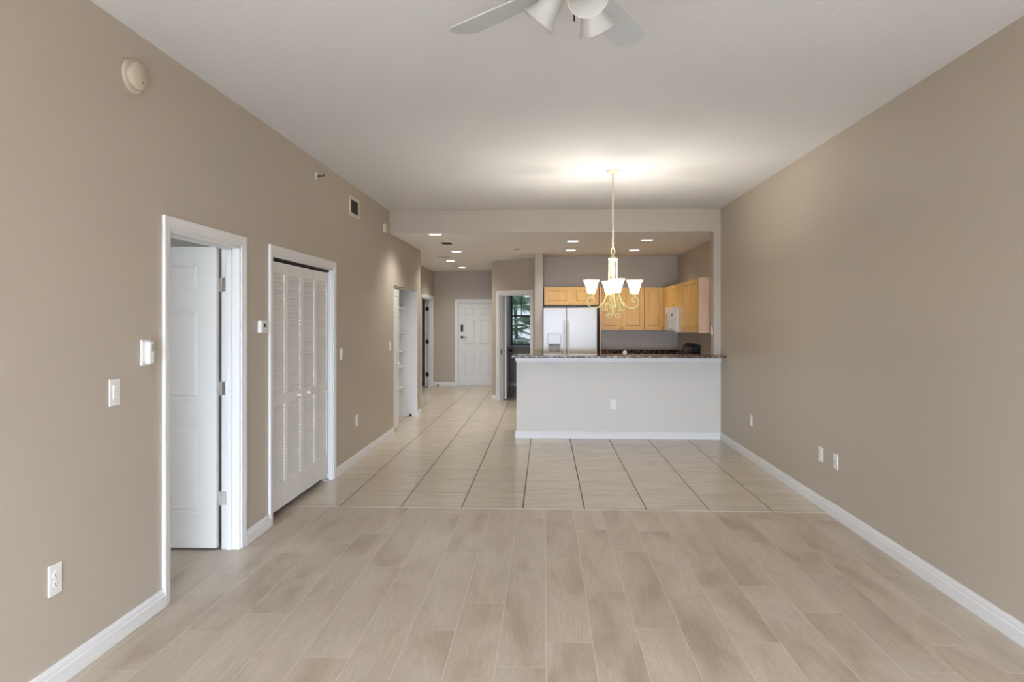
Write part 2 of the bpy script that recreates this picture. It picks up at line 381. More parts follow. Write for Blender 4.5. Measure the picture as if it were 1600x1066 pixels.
# angled wall with den door
P1 = Vector((-1.03, 13.72, 0)); P2 = Vector((-.175, 13.0, 0)); AL = (P2-P1).length
MA = Matrix.Translation(P1) @ Matrix.Rotation(math.atan2(P2.y-P1.y, P2.x-P1.x), 4, 'Z')   # local x along wall, -y towards the room
O0, O1 = .19, 1.00
struct('wall_angled', MB(MA).voxel([0, O0, O1, AL], [0, .12], [0, 2.03, 2.75], lambda i,j,k: not (i == 1 and k == 0)), m_wall, 'angled beige wall between hall and refrigerator', 'wall')
# ceilings
struct('ceiling', MB().box(-5.9, BY-.3, CH, 2.7, HY+.1, CH+.15), m_ceil, 'high white textured living room ceiling', 'ceiling')
struct('ceiling.001', MB().box(LX-.6, HY+.006, LC, 2.5, EY+.1, LC+.12), m_ceil2, 'lower white ceiling over kitchen and hall', 'ceiling')
# pantry shell (white)
struct('wall_pantry', MB().box(LX-.75, 9.38, 0, LX-.70, 11.40, 2.7).box(LX-.70, 9.38, 0, LX-T, 9.44, 2.7).box(LX-.70, 11.281, 0, LX+.0, 11.295, 2.01).box(LX-.70, 11.295, 0, LX-T, 11.40, 2.7), m_closet, 'white inner walls of the open pantry closet', 'wall')
# bedroom and laundry shells
struct('wall_bedroom', MB().voxel([-5.7, -5.6], [.3, 1.7, 3.5, 5.1], [0, .75, 2.2, 3.05], lambda i,j,k: not (j == 1 and k == 1)).box(-5.7, .2, 0, LX-T, .3, 3.05).box(-5.7, 5.1, 0, LX-T, 5.2, 3.05), m_wall, 'bedroom walls beyond the open door at left', 'wall')
struct('wall_laundry', MB().box(-2.95, 5.2, 0, -2.85, 9.38, 3.05).box(-2.85, 6.9, 0, LX-T, 7.0, 3.05), m_wall, 'closet walls behind the louvered doors', 'wall')
struct('wall_hall_room', MB().box(-5.1, 11.4, 0, -5.0, 17.6, 2.75).box(-5.0, 17.5, 0, -2.72, 17.6, 2.75).box(-2.72, EY+.15, 0, -2.6, 17.6, 2.75).box(-5.0, 11.4, 0, -2.72, 11.5, 2.75), m_wall, 'walls of the dark room beyond the hall doorway', 'wall')
struct('ceiling.002', MB().box(-5.1, 11.4, LC, LX-.6, 17.6, LC+.12).box(LX-.9, 5.1, 2.75, LX-T, 11.5, 2.85), m_ceil, 'ceiling of the room beyond the hall doorway', 'ceiling')
struct('wall_den_right', MB().box(2.48, 12.92, 0, 2.6, EY, 2.75), m_wall, 'far right wall of the den', 'wall')

# ------------------------------------------------------------------ trim
def baseboard(name, x0, y0, x1, y1, h=.09, t=.014, label='white baseboard'):
    # profile extruded from (x0,y0) to (x1,y1); the room lies to the left of the direction of travel
    d = Vector((x1-x0, y1-y0, 0)); L = d.length; ang = math.atan2(d.y, d.x)
    M = Matrix.Translation((x0, y0, 0)) @ Matrix.Rotation(ang, 4, 'Z')
    prof = [(0,0),(t,0),(t,h*.62),(t*.75,h*.68),(t*.75,h*.80),(t*.45,h*.93),(t*.3,h),(0,h)]
    n = len(prof); mb = MB(M)
    mb.add([(0,y,z) for y,z in prof]+[(L,y,z) for y,z in prof], [tuple(range(n)), tuple(range(n,2*n))[::-1]]+[(i,(i+1)%n,n+(i+1)%n,n+i) for i in range(n)])
    return struct(name, mb, m_trim, label, 'baseboard')
baseboard('baseboard_left', LX, 3.705, LX, BY, .098, .018, 'white baseboard at left nearest the viewer')
baseboard('baseboard_left.001', LX, 5.165, LX, 4.745, .098, .018, 'short white baseboard between the bedroom door and louvered doors')
baseboard('baseboard_left.002', LX, 9.503, LX, 6.82, .09, .014, 'white baseboard between louvered doors and pantry')
baseboard('baseboard_left.003', LX, 11.585, LX, 11.279, .09, .014, 'stub of white baseboard beyond the pantry')
baseboard('baseboard_right', RX, BY, RX, TY, .10, .020, 'white baseboard at right along the plank floor')
baseboard('baseboard_right.001', RX, TY, RX, HY, .092, .013, 'white baseboard at right along the tile floor')
baseboard('baseboard_half', RX, HY, -.39, HY, .088, .014, 'white baseboard under the grey half wall')
baseboard('baseboard_half.001', -.376, HY, -.376, HY+.14, .088, .014, 'white baseboard on the end of the half wall')
baseboard('baseboard_entry', -2.117, EY, -2.6, EY, .09, .014, 'white baseboard left of the front door')
baseboard('baseboard_hall', -2.6, 16.37+.18, -2.6, 16.37, .09, .014, 'sliver of white baseboard at hall corner')
baseboard('baseboard_hall.001', -2.6, 14.73, -2.6, 11.571, .09, .014, 'white hall baseboard before the dark doorway')
ap = lambda t: (P1 + (P2-P1).normalized()*t)
a0, a1 = ap(0), ap(O0-.068)
baseboard('baseboard_angled', a1.x, a1.y, a0.x, a0.y, .09, .014, 'short white baseboard left of the den door')
baseboard('baseboard_den', 2.48, EY, -.93, EY, .09, .014, 'white baseboard under the den window')
# half-wall cap moulding
struct('trim_2', MB().box(-.392, HY-.018, 1.012, RX, HY, 1.056).box(-.392, HY, 1.012, -.376, HY+.14, 1.056).box(-.385, HY-.010, .995, RX, HY, 1.012), m_trim, 'white moulding under the granite bar top', 'trim', bevel=.003)

# ------------------------------------------------------------------ doors
def casing_mb(w0, w1, h, M=None, cw=.065, t=.018):
    # architrave around an opening: local x along the wall, -y out of the wall
    mb = MB(M)
    for (a, tt) in ((0, t), (.018, t*.72)):
        pass
    def strip(pts):
        mb.add(pts[0], pts[1])
    prof = [(0, 0), (0, -t*.55), (.012, -t*.75), (.03, -t*.8), (cw-.012, -t), (cw, -t*.95), (cw, 0)]  # (distance from opening, y)
    n = len(prof)
    V = []
    for d, y in prof: V.append((w0-d, y, 0))
    for d, y in prof: V.append((w0-d, y, h+d))
    for d, y in prof: V.append((w1+d, y, h+d))
    for d, y in prof: V.append((w1+d, y, 0))
    F = []
    for s in range(3):
        for i in range(n): F.append((s*n+i, s*n+(i+1)%n, (s+1)*n+(i+1)%n, (s+1)*n+i))
    F.append(tuple(range(n))); F.append(tuple(range(3*n, 4*n))[::-1])
    mb.add(V, F); return mb
def jamb_mb(w0, w1, h, d, M=None, jt=.018, stop=True):
    mb = MB(M)
    y1 = d
    mb.box(w0, -.002, 0, w0+jt, y1, h).box(w1-jt, -.002, 0, w1, y1, h).box(w0, -.002, h-jt, w1, y1, h)
    if stop:
        a, b = d*.42, d*.42+.03
        mb.box(w0+jt, a, 0, w0+jt+.011, b, h-jt).box(w1-jt-.011, a, 0, w1-jt, b, h-jt).box(w0+jt, a, h-jt-.011, w1-jt, b, h-jt)
    return mb
def panel_leaf(w, h, t, panels, M=None, d=.010, lip=.012, ins=.018):
    mb = MB(M)
    xs = sorted({0, w} | {p[0] for p in panels} | {p[1] for p in panels})
    zs = sorted({0, h} | {p[2] for p in panels} | {p[3] for p in panels})
    def inp(i, k):
        cx, cz = (xs[i]+xs[i+1])/2, (zs[k]+zs[k+1])/2
        return any(p[0] < cx < p[1] and p[2] < cz < p[3] for p in panels)
    mb.voxel(xs, [-t/2, -t/2+d, t/2-d, t/2], zs, lambda i,j,k: j == 1 or not inp(i,k))
    for p in panels:
        mb.frustum(p[0]+lip, p[1]-lip, p[2]+lip, p[3]-lip, -t/2+d, -t/2+.001, ins)
        mb.frustum(p[0]+lip, p[1]-lip, p[2]+lip, p[3]-lip, t/2-d, t/2-.001, ins)
    return mb
def six_panels(w, h):
    s, m = w*.14, w*.13
    xa = (s, (w-m)/2, (w+m)/2, w-s)
    rows = [(.115*h, .405*h), (.495*h, .79*h), (.845*h, .945*h)]
    return [(xa[0], xa[1], a, b) for a, b in rows] + [(xa[2], xa[3], a, b) for a, b in rows]
def hinge(name, x, y, z, parent, m, M=None):
    mb = MB(M); mb.box(x-.034, y-.0025, z-.045, x+.034, y+.0025, z+.045).cyl((x, y-.005, z-.048), (x, y-.005, z+.048), .0065, 10)
    for s in (-1, 1):
        for dz in (-.028, 0, .028): mb.cyl((x+s*.021+s*.004*(dz==0), y-.0045, z+dz), (x+s*.021+s*.004*(dz==0), y, z+dz), .0045, 8)
    return link(name, mb, m, parent, bevel=.0015)

# --- door 1: bedroom door, hinged on the far jamb, swung into the bedroom
RL = Matrix.Rotation(PI/2, 4, 'Z')
d1 = empty('door_1', (LX, 3.77, 0), PI/2, 'white six-panel bedroom door standing open at left', 'door', kind='structure')
wd = 4.68-3.77
link('casing', casing_mb(0, wd, 2.03), m_trim, d1)
link('jamb', jamb_mb(0, wd, 2.03, T), m_trim, d1)
# leaf: local frame of door root: x along wall (+Y world), y into the bedroom (-X world)
hx = wd-.018-.012
LW, LH = .86, 2.0
Ml = Matrix.Translation((hx+.004, T+.008, .02)) @ Matrix.Rotation(math.radians(91), 4, 'Z')
leaf = link('door_leaf', panel_leaf(LW, LH, .035, six_panels(LW, LH), Ml @ Matrix.Translation((.008, .0175, 0))), m_door, d1)
for z, m in ((1.77, m_chrome), (1.075, m_chrome), (.34, m_steel)):
    hinge('hinge', 0, 0, 0, d1, m, Matrix.Translation((wd-.0205, T+.002, z)) @ Matrix.Rotation(PI/2, 4, 'Z') @ Matrix.Rotation(PI, 4, 'Z'))
kn = MB(Ml)
for s in (-1, 1):
    kn.cyl((LW-.06, .0175+s*.02, .93), (LW-.06, .0175+s*.05, .93), .013, 12); kn.sphere((LW-.06, .0175+s*.065, .93), .028, 14)
link('door_knob', kn, m_chrome, leaf, smooth=True)

# --- door 2: louvered bifold doors
d2 = empty('door_2', (LX, 5.23, 0), PI/2, 'white louvered bifold closet doors, four panels, at left', 'door', kind='structure')
wb = 6.755-5.23
link('casing', casing_mb(0, wb, 2.03), m_trim, d2)
link('jamb', jamb_mb(0, wb, 2.03, T, stop=False), m_trim, d2)
link('track', MB().box(.018, .03, 1.995, wb-.018, .075, 2.012), m_hollow, d2)
pw = (wb-.036-.03)/4; zb, zt = .055, 1.985
for k in range(4):
    x0 = .018+.012+k*pw; x1 = x0+pw-.004
    mb = MB(); y0, y1 = .035, .063; st = .036
    mb.box(x0, y0, zb, x0+st, y1, zt).box(x1-st, y0, zb, x1, y1, zt)
    mb.box(x0+st, y0, zb, x1-st, y1, zb+.19).box(x0+st, y0, zt-.09, x1-st, y1, zt).box(x0+st, y0, .865, x1-st, y1, .945)
    for (a, b) in ((zb+.19, .865), (.945, zt-.09)):
        n = int((b-a)/.029); p = (b-a)/n
        for i in range(n):
            z = a + p*(i+.5)
            # slat: tilted thin board, outer edge low
            ya, yb = y0+.003, y0+.017; za, zb_ = z-p*.60, z+p*.55
            tk = .0065
            mb.add([(x0+st-.004,ya,za),(x1-st+.004,ya,za),(x1-st+.004,yb,zb_),(x0+st-.004,yb,zb_),(x0+st-.004,ya,za+tk),(x1-st+.004,ya,za+tk),(x1-st+.004,yb,zb_+tk),(x0+st-.004,yb,zb_+tk)],
                   [(0,3,2,1),(4,5,6,7),(0,1,5,4),(1,2,6,5),(2,3,7,6),(3,0,4,7)])
    pn = link('bifold_panel', mb, m_door, d2)
    if k in (1, 2):
        kx = x1-.10 if k == 1 else x0+.10+.02
        kb = MB().cyl((kx, y0, .905), (kx, y0-.018, .905), .008, 12); kb.sphere((kx, y0-.022, .905), .0135, 14)
        link('knob', kb, m_white, pn, smooth=True)
link('gap_shade_strip', MB().box(wb-.034, .040, zb, wb-.0185, .062, zt), m_hollow, d2)  # added dark strip, painted shade for the gap between last panel and jamb
link('floor_bracket', MB().box(wb-.075, .03, 0, wb-.02, .07, .012).cyl((wb-.05, .05, .01), (wb-.05, .05, .056), .008, 8), m_steel, d2)

# --- door 3: pantry opening, folded panel doors, shelves
d3 = empty('door_3', (LX, 9.503, 0), PI/2, 'white folded panel doors at the left side of the open pantry', 'door', kind='structure')
lw = .42
def bif_panels(w, h):
    s = .055; m = .05; c = (w-m)/2
    r = [(.09*h, .40*h), (.475*h, .80*h), (.85*h, .95*h)]
    return [(s, c, a, b) for a, b in r] + [(c+m, w-s, a, b) for a, b in r]
link('door_leaf', panel_leaf(lw, 1.92, .03, bif_panels(lw, 1.92), Matrix.Translation((.012, .045, .045)) @ Matrix.Rotation(math.radians(-2), 4, 'Z'), ins=.012, lip=.006), m_door, d3)
link('door_leaf', panel_leaf(lw, 1.92, .03, bif_panels(lw, 1.92), Matrix.Translation((.012, .10, .045)), ins=.012, lip=.006), m_door, d3)
link('knob', MB().sphere((.34, .005, .93), .016, 12).cyl((.34, .01, .93), (.34, .03, .93), .007, 8), m_white, d3, smooth=True)
link('track', MB().box(0, .03, 1.985, 1.776, .07, 2.009), m_white, d3)
for i, (z, lab) in enumerate([(1.735, 'topmost'), (1.345, 'second'), (1.057, 'middle'), (.81, 'fourth'), (.49, 'lowest')]):
    s = link('pantry_shelf', MB().box(LX-.70, 9.442, z-.018, LX-.19, 11.28, z), m_closet, bevel=.002)
    tag(s, lab + ' white shelf inside the open pantry' + (' counting from the top' if lab in ('second', 'fourth') else ''), 'shelf', 'pantry shelves')

# --- door 4: hall doorway at left
d4 = empty('door_4', (-2.6, 14.8, 0), PI/2, 'dark open doorway with black hinges at far left of the hall', 'door', kind='structure')
link('casing', casing_mb(0, 1.5, 2.03), m_trim, d4); link('jamb', jamb_mb(0, 1.5, 2.03, T), m_trim, d4)
Ml = Matrix.Translation((1.5-.018, T+.012, .02)) @ Matrix.Rotation(math.radians(11), 4, 'Z')
link('door_leaf', panel_leaf(.76, 1.99, .035, six_panels(.76, 1.99), Ml @ Matrix.Translation((.008, .0175, 0))), m_door, d4)
for z in (1.80, 1.04, .29):
    hinge('hinge', 0, 0, 0, d4, m_bronze, Matrix.Translation((1.5-.0205, T+.002, z)) @ Matrix.Rotation(-PI/2, 4, 'Z'))

# --- door 5: front door
d5 = empty('door_5', (DX0, EY, 0), 0, 'closed white six-panel front door at the end of the hall', 'door', kind='structure')
fw = DX1-DX0
link('casing', casing_mb(0, fw, 1.965), m_trim, d5); link('jamb', jamb_mb(0, fw, 1.965, .15, stop=False), m_trim, d5)
fd = link('door_leaf', panel_leaf(fw-.042, 1.935, .044, six_panels(fw-.042, 1.935), Matrix.Translation((.021, .07, .008))), m_door, d5)
kp = MB().box(.068, .034, 1.275, .125, .05, 1.43)
link('keypad_lock', kp, m_black, fd, bevel=.02)
hl = MB().cyl((.098, .05, 1.14), (.098, .025, 1.14), .030, 18).cyl((.098, .03, 1.14), (.098, .0, 1.14), .010, 10).tube([(.098, .002, 1.14), (.15, .0, 1.142), (.21, .004, 1.138)], .009)
link('door_handle', hl, m_bronze, fd, smooth=True)
link('peephole', MB().cyl((fw/2, .05, 1.50), (fw/2, .044, 1.50), .009, 12), m_bronze, fd)
link('sill', MB().box(0, -.02, 0, fw, .15, .012), m_steel, d5)

# --- door 6: den door in the angled wall
d6 = empty('door_6', tuple(P1), math.atan2(P2.y-P1.y, P2.x-P1.x), 'open doorway in the angled wall looking into the dark den', 'door', kind='structure')
link('casing', casing_mb(O0, O1, 2.03), m_trim, d6); link('jamb', jamb_mb(O0, O1, 2.03, T), m_trim, d6)
Ml = Matrix.Translation((O0+.022, T+.01, .02)) @ Matrix.Rotation(math.radians(129), 4, 'Z')
l6 = link('door_leaf', panel_leaf(.76, 1.99, .035, six_panels(.76, 1.99), Ml @ Matrix.Translation((.008, -.0175, 0))), m_door, d6)
k6 = MB(Ml)
for s in (-1, 1):
    k6.cyl((.70, -.0175+s*.018, .90), (.70, -.0175+s*.05, .90), .012, 10); k6.sphere((.70, -.0175+s*.062, .90), .028, 12)
link('door_knob', k6, m_bronze, l6, smooth=True)
link('strike_plate', MB().box(O0+.0175, .03, .87, O0+.021, .075, .98), m_bronze, d6)

# --- window 1: den window, double hung with grids
w1 = empty('window_1', (WX0, EY, WZ0), 0, 'dark-framed double-hung den window with greenery outside', 'window', kind='structure')
ww, wh = WX1-WX0, WZ1-WZ0
m_wfr = mat('dark_window_frame', lin(56, 54, 52), .5, var=(9, lin(66, 63, 60)))
fr = MB().box(0, .03, 0, .035, .12, wh).box(ww-.035, .03, 0, ww, .12, wh).box(0, .03, 0, ww, .12, .035).box(0, .03, wh-.03, ww, .12, wh).box(.035, .05, wh*.56-.02, ww-.035, .09, wh*.56+.02)
link('window_frame', fr, m_wfr, w1, bevel=.003)
gr = MB()
for k in (1, 2, 3): gr.box(ww*k/4-.009, .07, wh*.56, ww*k/4+.009, .085, wh-.03)
gr.box(.035, .07, wh*.80-.009, ww-.035, .085, wh*.80+.009)
link('muntin', gr, m_wfr, w1)
link('pane', MB().box(.03, .074, .03, ww-.03, .078, wh-.03), m_glass, w1)
link('window_sill', MB().box(-.03, -.03, -.025, ww+.03, .03, 0), m_trim, w1, bevel=.004)
# --- bedroom window and rear slider (behind / beside the view)
w2 = empty('window_2', (-5.65, 1.7, .75), PI/2, 'bedroom window lighting the open door at left', 'window', kind='structure')
link('window_frame', MB().box(0, -.04, 0, .04, .04, 1.45).box(1.76, -.04, 0, 1.8, .04, 1.45).box(0, -.04, 0, 1.8, .04, .04).box(0, -.04, 1.41, 1.8, .04, 1.45).box(0, -.03, .70, 1.8, .03, .74), m_trim, w2)
link('pane', MB().box(.02, -.003, .02, 1.78, .003, 1.43), m_glass, w2)
d7 = empty('door_7', (-1.75, BY-.06, 0), 0, 'sliding glass doors behind the viewer', 'door', kind='structure')
fr = MB().box(0, -.05, 0, .05, .05, 2.44).box(3.65, -.05, 0, 3.7, .05, 2.44).box(0, -.05, 2.38, 3.7, .05, 2.44).box(0, -.05, 0, 3.7, .05, .03)
for k in (1, 2): fr.box(3.7*k/3-.03, -.04, 0, 3.7*k/3+.03, .04, 2.4)
link('slider_frame', fr, m_trim, d7); link('pane', MB().box(.03, -.004, .03, 3.67, .004, 2.4), m_glass, d7)

# ------------------------------------------------------------------ wall plates (local: x along wall, -y out of wall)
def plate(mb, w=.07, h=.115, t=.006):
    mb.box(-w/2, -t, -h/2, w/2, 0, h/2)
def outlet(loc, rz, label, w=.072, h=.118, m=None):
    r = empty('wall_outlet', loc, rz, label, 'outlet', 'wall outlets')
    mb = MB(); plate(mb, w, h); pl = link('cover_plate', mb, m or m_white, r, bevel=.002)
    for s in (-1, 1):
        rc = MB().prism([(.017*math.cos(a)*1.0, .0155*math.sin(a)) for a in [2*PI*i/16 for i in range(16)]], .006, .0085)
        rc2 = MB(Matrix.Translation((0, 0, s*.0195)) @ Matrix.Rotation(PI/2, 4, 'X')); rc2.add([tuple(v) for v in rc.v], rc.f)
        so = link('socket', rc2, m or m_white, r)
        sl = MB().box(-.0075, -.0088, s*.0195-.003, -.0055, -.0080, s*.0195+.007).box(.0055, -.0088, s*.0195-.002, .0075, -.0080, s*.0195+.006).box(-.002, -.0088, s*.0195-.010, .002, -.0080, s*.0195-.006)
        link('slots', sl, m_slot, so)
    link('screw', MB().cyl((0, -.006, 0), (0, -.0075, 0), .003, 8), m_chrome, r)
    return r
def switch(loc, rz, label, w=.072, h=.118):
    r = empty('light_switch', loc, rz, label, 'light switch', 'light switches')
    mb = MB(); plate(mb, w, h); link('cover_plate', mb, m_white, r, bevel=.002)
    k = MB(); k.add([(-.0165,-.006,-.033),(.0165,-.006,-.033),(.0165,-.006,.033),(-.0165,-.006,.033),(-.0165,-.0075,-.033),(.0165,-.0075,-.033),(.0165,-.013,.033),(-.0165,-.013,.033)],
                    [(4,5,6,7),(0,1,5,4),(1,2,6,5),(2,3,7,6),(3,0,4,7)])
    link('rocker', k, m_white, r)
    for z in (.047, -.047): link('screw', MB().cyl((0,-.006,z),(0,-.0075,z),.003,8), m_steel, r)
    return r
RW = -PI/2
outlet((LX, 2.87, .451), PI/2, 'white wall outlet at lower left, nearest the viewer', .080, .128)
switch((LX, 3.279, 1.19), PI/2, 'white rocker switch left of the bedroom door', .080, .126)
switch((LX, 7.036, 1.196), PI/2, 'white light switch just right of the louvered doors')
switch((LX, 9.285, 1.192), PI/2, 'small light switch just left of the pantry opening')
outlet((LX, 7.62, .447), PI/2, 'low white outlet between louvered doors and pantry')
outlet((RX, 7.89, .437), RW, 'white outlet on the right wall nearest the half wall')
outlet((RX, 5.93, .434), RW, 'right-wall outlet, farther of the close pair')
jk = empty('cable_jack', (RX, 5.63, .435), RW, 'cable jack plate beside outlet on right wall, nearer of the pair', 'wall plate')
mb = MB(); plate(mb, .072, .118); link('cover_plate', mb, m_white, jk, bevel=.002); link('jack', MB().cyl((0,-.006,0),(0,-.016,0),.005,10), m_chrome, jk)
outlet((.876, HY, .445), 0, 'white outlet in the middle of the grey half wall')
m_taupe = mat('taupe_plate', lin(190, 180, 168), .4, var=(9, lin(184, 174, 162)))
outlet((1.06, 12.8, 1.145), 0, 'kitchen backsplash outlet just right of the refrigerator', m=m_taupe)
outlet((1.865, 12.8, 1.145), 0, 'kitchen backsplash outlet left of the inside corner', m=m_taupe)
outlet((2.36, 12.35, 1.13), RW, 'kitchen side-wall outlet beside the inside corner', m=m_taupe)
outlet((2.36, 10.25, 1.15), RW, 'kitchen side-wall outlet just right of the black range', m=m_taupe)
switch((2.165, HY+.085, 1.40), RW, 'switch on the narrow wall end above the bar')
switch((-2.6, 16.46, 1.20), PI/2, 'faint light switch in the far hall corner', .06)
# doorbell / intercom keypad
kp = empty('intercom_handset', (LX, 3.538, 1.366), PI/2, 'white wall handset with grey window above the rocker switch', 'intercom')
link('base_plate', MB().box(-.04, -.010, -.066, .04, 0, .066), m_white, kp, bevel=.003)
link('handset', MB().box(-.012, -.034, -.056, .034, -.008, .056), m_white, kp, bevel=.006)
link('display', MB().box(.0, -.0355, .005, .026, -.033, .046), m_steel, kp)
# thermostat
th = empty('thermostat', (LX, 5.016, 1.484), PI/2, 'white thermostat left of the louvered doors', 'thermostat')
link('housing', MB().box(-.058, -.03, -.045, .058, 0, .045), m_white, th, bevel=.008)
link('display', MB().box(-.012, -.0312, -.002, .020, -.029, .026), m_slot, th)
link('button', MB().box(.028, -.0325, -.004, .042, -.029, .014).box(-.012, -.0325, -.03, .03, -.029, -.02), m_steel, th)
# smoke alarm on left wall
sm = empty('smoke_alarm', (LX, 3.426, 2.741), PI/2, 'round ivory smoke alarm high on the left wall', 'smoke alarm')
Mx = Matrix.Rotation(PI/2, 4, 'X')
link('base_ring', MB(Mx).lathe([(.0001, 0), (.085, 0), (.085, .012), (.078, .016), (.0001, .016)], 36), m_beige, sm, smooth=True)
link('cover', MB(Mx).lathe([(.0001, .014), (.066, .014), (.070, .022), (.068, .040), (.058, .048), (.0001, .050)], 36), m_beige, sm, smooth=True)
link('test_button', MB(Mx).lathe([(.0001, .049), (.010, .049), (.010, .053), (.0001, .0535)], 16, cx=-.005, cy=.005), m_beige, sm)
link('indicator', MB(Mx).lathe([(.0001, .049), (.0035, .049), (.0035, .051), (.0001, .0515)], 10, cx=.012, cy=-.028), m_slot, sm)
# sidewall sprinkler
sp = empty('fire_sprinkler', (LX, 6.26, 2.822), PI/2, 'small sidewall fire sprinkler high on the left wall', 'sprinkler')
link('escutcheon', MB(Mx).lathe([(.0001, 0), (.033, 0), (.031, .006), (.014, .010), (.0001, .010)], 24), m_white, sp, smooth=True)
link('nozzle', MB().cyl((0,-.008,0),(0,-.04,0),.008,10).tube([(-.01,-.035,0),(-.014,-.05,0),(-.004,-.066,0)],.003).tube([(.01,-.035,0),(.014,-.05,0),(.004,-.066,0)],.003), m_bronze, sp)
link('deflector', MB().box(-.014,-.070,-.004,.014,-.066,.016), m_bronze, sp)
# wall air vent
wv = empty('air_vent', (LX, 7.515, 2.738), PI/2, 'rectangular white air vent high on the left wall', 'vent')
link('frame', MB().voxel([-.19,-.150,.150,.19],[-.012,0],[-.105,-.070,.070,.105], lambda i,j,k: not (i==1 and k==1)), m_ivory, wv, bevel=.003)
lv = MB()
for i in range(9):
    x = -.14+.035*i; lv.add([(x,-.010,-.072),(x+.020,-.002,-.072),(x+.020,-.002,.072),(x,-.010,.072)],[(0,1,2,3)]); lv.add([(x+.001,-.0095,-.072),(x+.021,-.0015,-.072),(x+.021,-.0015,.072),(x+.001,-.0095,.072)],[(3,2,1,0)])
link('louvers', lv, m_steel, wv)
link('duct_opening', MB().box(-.155,-.0012,-.075,.155,-.0002,.075), m_duct, wv)
# chime box near the beam
cb = empty('door_chime', (LX, 8.935, 2.70), PI/2, 'small ivory box near the beam on the left wall', 'chime')
link('housing', MB().box(-.075, -.038, -.055, .06, 0, .055), m_ivory, cb, bevel=.006)
link('side_cap', MB().box(.06, -.030, -.048, .085, 0, .05), m_ivory, cb, bevel=.004)

# ------------------------------------------------------------------ recessed lights, ceiling vents, sprinklers
rl = empty('recessed_light', (-1.465, 9.40, LC), 0, 'lit recessed ceiling light nearest the beam at left', 'recessed light', 'recessed ceiling lights')
link('trim_ring', MB().lathe([(.085, 0), (.098, 0), (.097, -.004), (.088, -.007), (.080, -.004), (.078, .0)], 32), m_white, rl, smooth=True)
link('lens', MB().lathe([(.0001, -.003), (.080, -.003)], 32), m_lens, rl)
ld = bpy.data.lights.new('downlight_beam', 'SPOT'); ld.energy = 40; ld.color = (1.0, .985, .95); ld.spot_size = math.radians(150); ld.spot_blend = .8; ld.shadow_soft_size = .07
kd = ld.copy(); kd.energy = 24; kn_ = ld.copy(); kn_.energy = 11
lo = bpy.data.objects.new('downlight_beam', ld); C.objects.link(lo); lo.parent = rl; lo.location = (0, 0, -.02)
for x, y, lab in [(-1.475, 11.76, 'second lit recessed light along the hall ceiling'), (-1.828, 13.655, 'third lit recessed light along the hall ceiling'), (-1.80, 15.31, 'farthest lit recessed light, before the front door'),
                  (.40, 10.32, 'recessed kitchen light left of the chandelier chain, nearer row'), (.415, 11.64, 'recessed kitchen light left of chandelier chain, farther row'),
                  (1.45, 10.21, 'recessed kitchen light at right, nearer row'), (1.452, 11.685, 'recessed kitchen light at right, farther row')]:
    r_ = dup(rl, (x, y, LC), 0, lab)
    if x > 0:                                       # kitchen lamps set weaker, nearer row most, to keep the fridge front darker
        for c_ in r_.children:
            if c_.type == 'LIGHT': c_.data = kn_ if y < 11 else kd
def ceil_vent(loc, w, l, lab, m):
    r = empty('ceiling_vent', loc, 0, lab, 'vent', 'ceiling vents')
    link('frame', MB().voxel([-w/2, -w/2+.02, w/2-.02, w/2],[-l/2,-l/2+.02,l/2-.02,l/2],[-.008,0], lambda i,j,k: not (i==1 and j==1)), m_white, r)
    s = MB(); n = 7
    for i in range(n):
        y = -l/2+.02+(l-.04)*(i+.3)/n; s.box(-w/2+.02, y, -.007, w/2-.02, y+.012, -.002)
    link('louvers', s, m, r); link('duct_opening', MB().box(-w/2+.015,-l/2+.015,-.0012,w/2-.015,l/2-.015,-.0003), m, r)
ceil_vent((-1.462, 10.49, LC), .19, .36, 'small dark-slotted ceiling vent between the first two hall lights', m_slot)
ceil_vent((-1.826, 12.70, LC), .28, .28, 'faint pale ceiling vent beside the hall lights', m_steel)
def disc(name, loc, r, h, lab, cat, m, grp=None):
    e = empty(name, loc, 0, lab, cat, grp)
    link('base', MB().lathe([(.0001, 0), (r, 0), (r, -h*.5), (r*.85, -h), (.0001, -h)], 24), m, e, smooth=True)
    link('center', MB().lathe([(.0001, -h), (r*.3, -h), (r*.25, -h-.012), (.0001, -h-.012)], 12), m, e)
disc('smoke_detector', (-1.87, 14.77, LC), .07, .035, 'round smoke detector on the hall ceiling beside farthest light', 'smoke detector', m_ivory)
disc('fire_sprinkler', (-1.523, 14.79, LC), .045, .02, 'ceiling sprinkler cap right of the farthest hall light', 'sprinkler', m_steel)
disc('fire_sprinkler', (-.451, 11.39, LC), .042, .012, 'small grey ceiling sprinkler in front of the angled wall', 'sprinkler', m_steel)

# ------------------------------------------------------------------ kitchen
# bar top
bt = link('bar_countertop', MB().box(-.425, 8.96, 1.058, 2.254, HY+.20, 1.088), m_gran, bevel=.010, seg=3)
tag(bt, 'brown speckled granite bar top capping the half wall', 'countertop')
cr = MB()
random.seed(3)
bmx = bmesh.new(); bmesh.ops.create_icosphere(bmx, subdivisions=3, radius=.028)
for v in bmx.verts:
    n_ = mnoise.noise(v.co*60)*.010 + mnoise.noise(v.co*130)*.006; v.co += v.co.normalized()*n_; v.co.z *= .95
z0 = min(v.co.z for v in bmx.verts)
cr.add([(v.co.x, v.co.y, v.co.z-z0) for v in bmx.verts], [[v.index for v in f.verts] for f in bmx.faces]); bmx.free()
o = link('crumpled_napkin', cr, mat('white_paper', lin(238, 232, 226), .8, bump=(50, .1, .002))); o.location = (1.015, 9.12, 1.088)
tag(o, 'small crumpled white paper lying on the granite bar top', 'napkin')
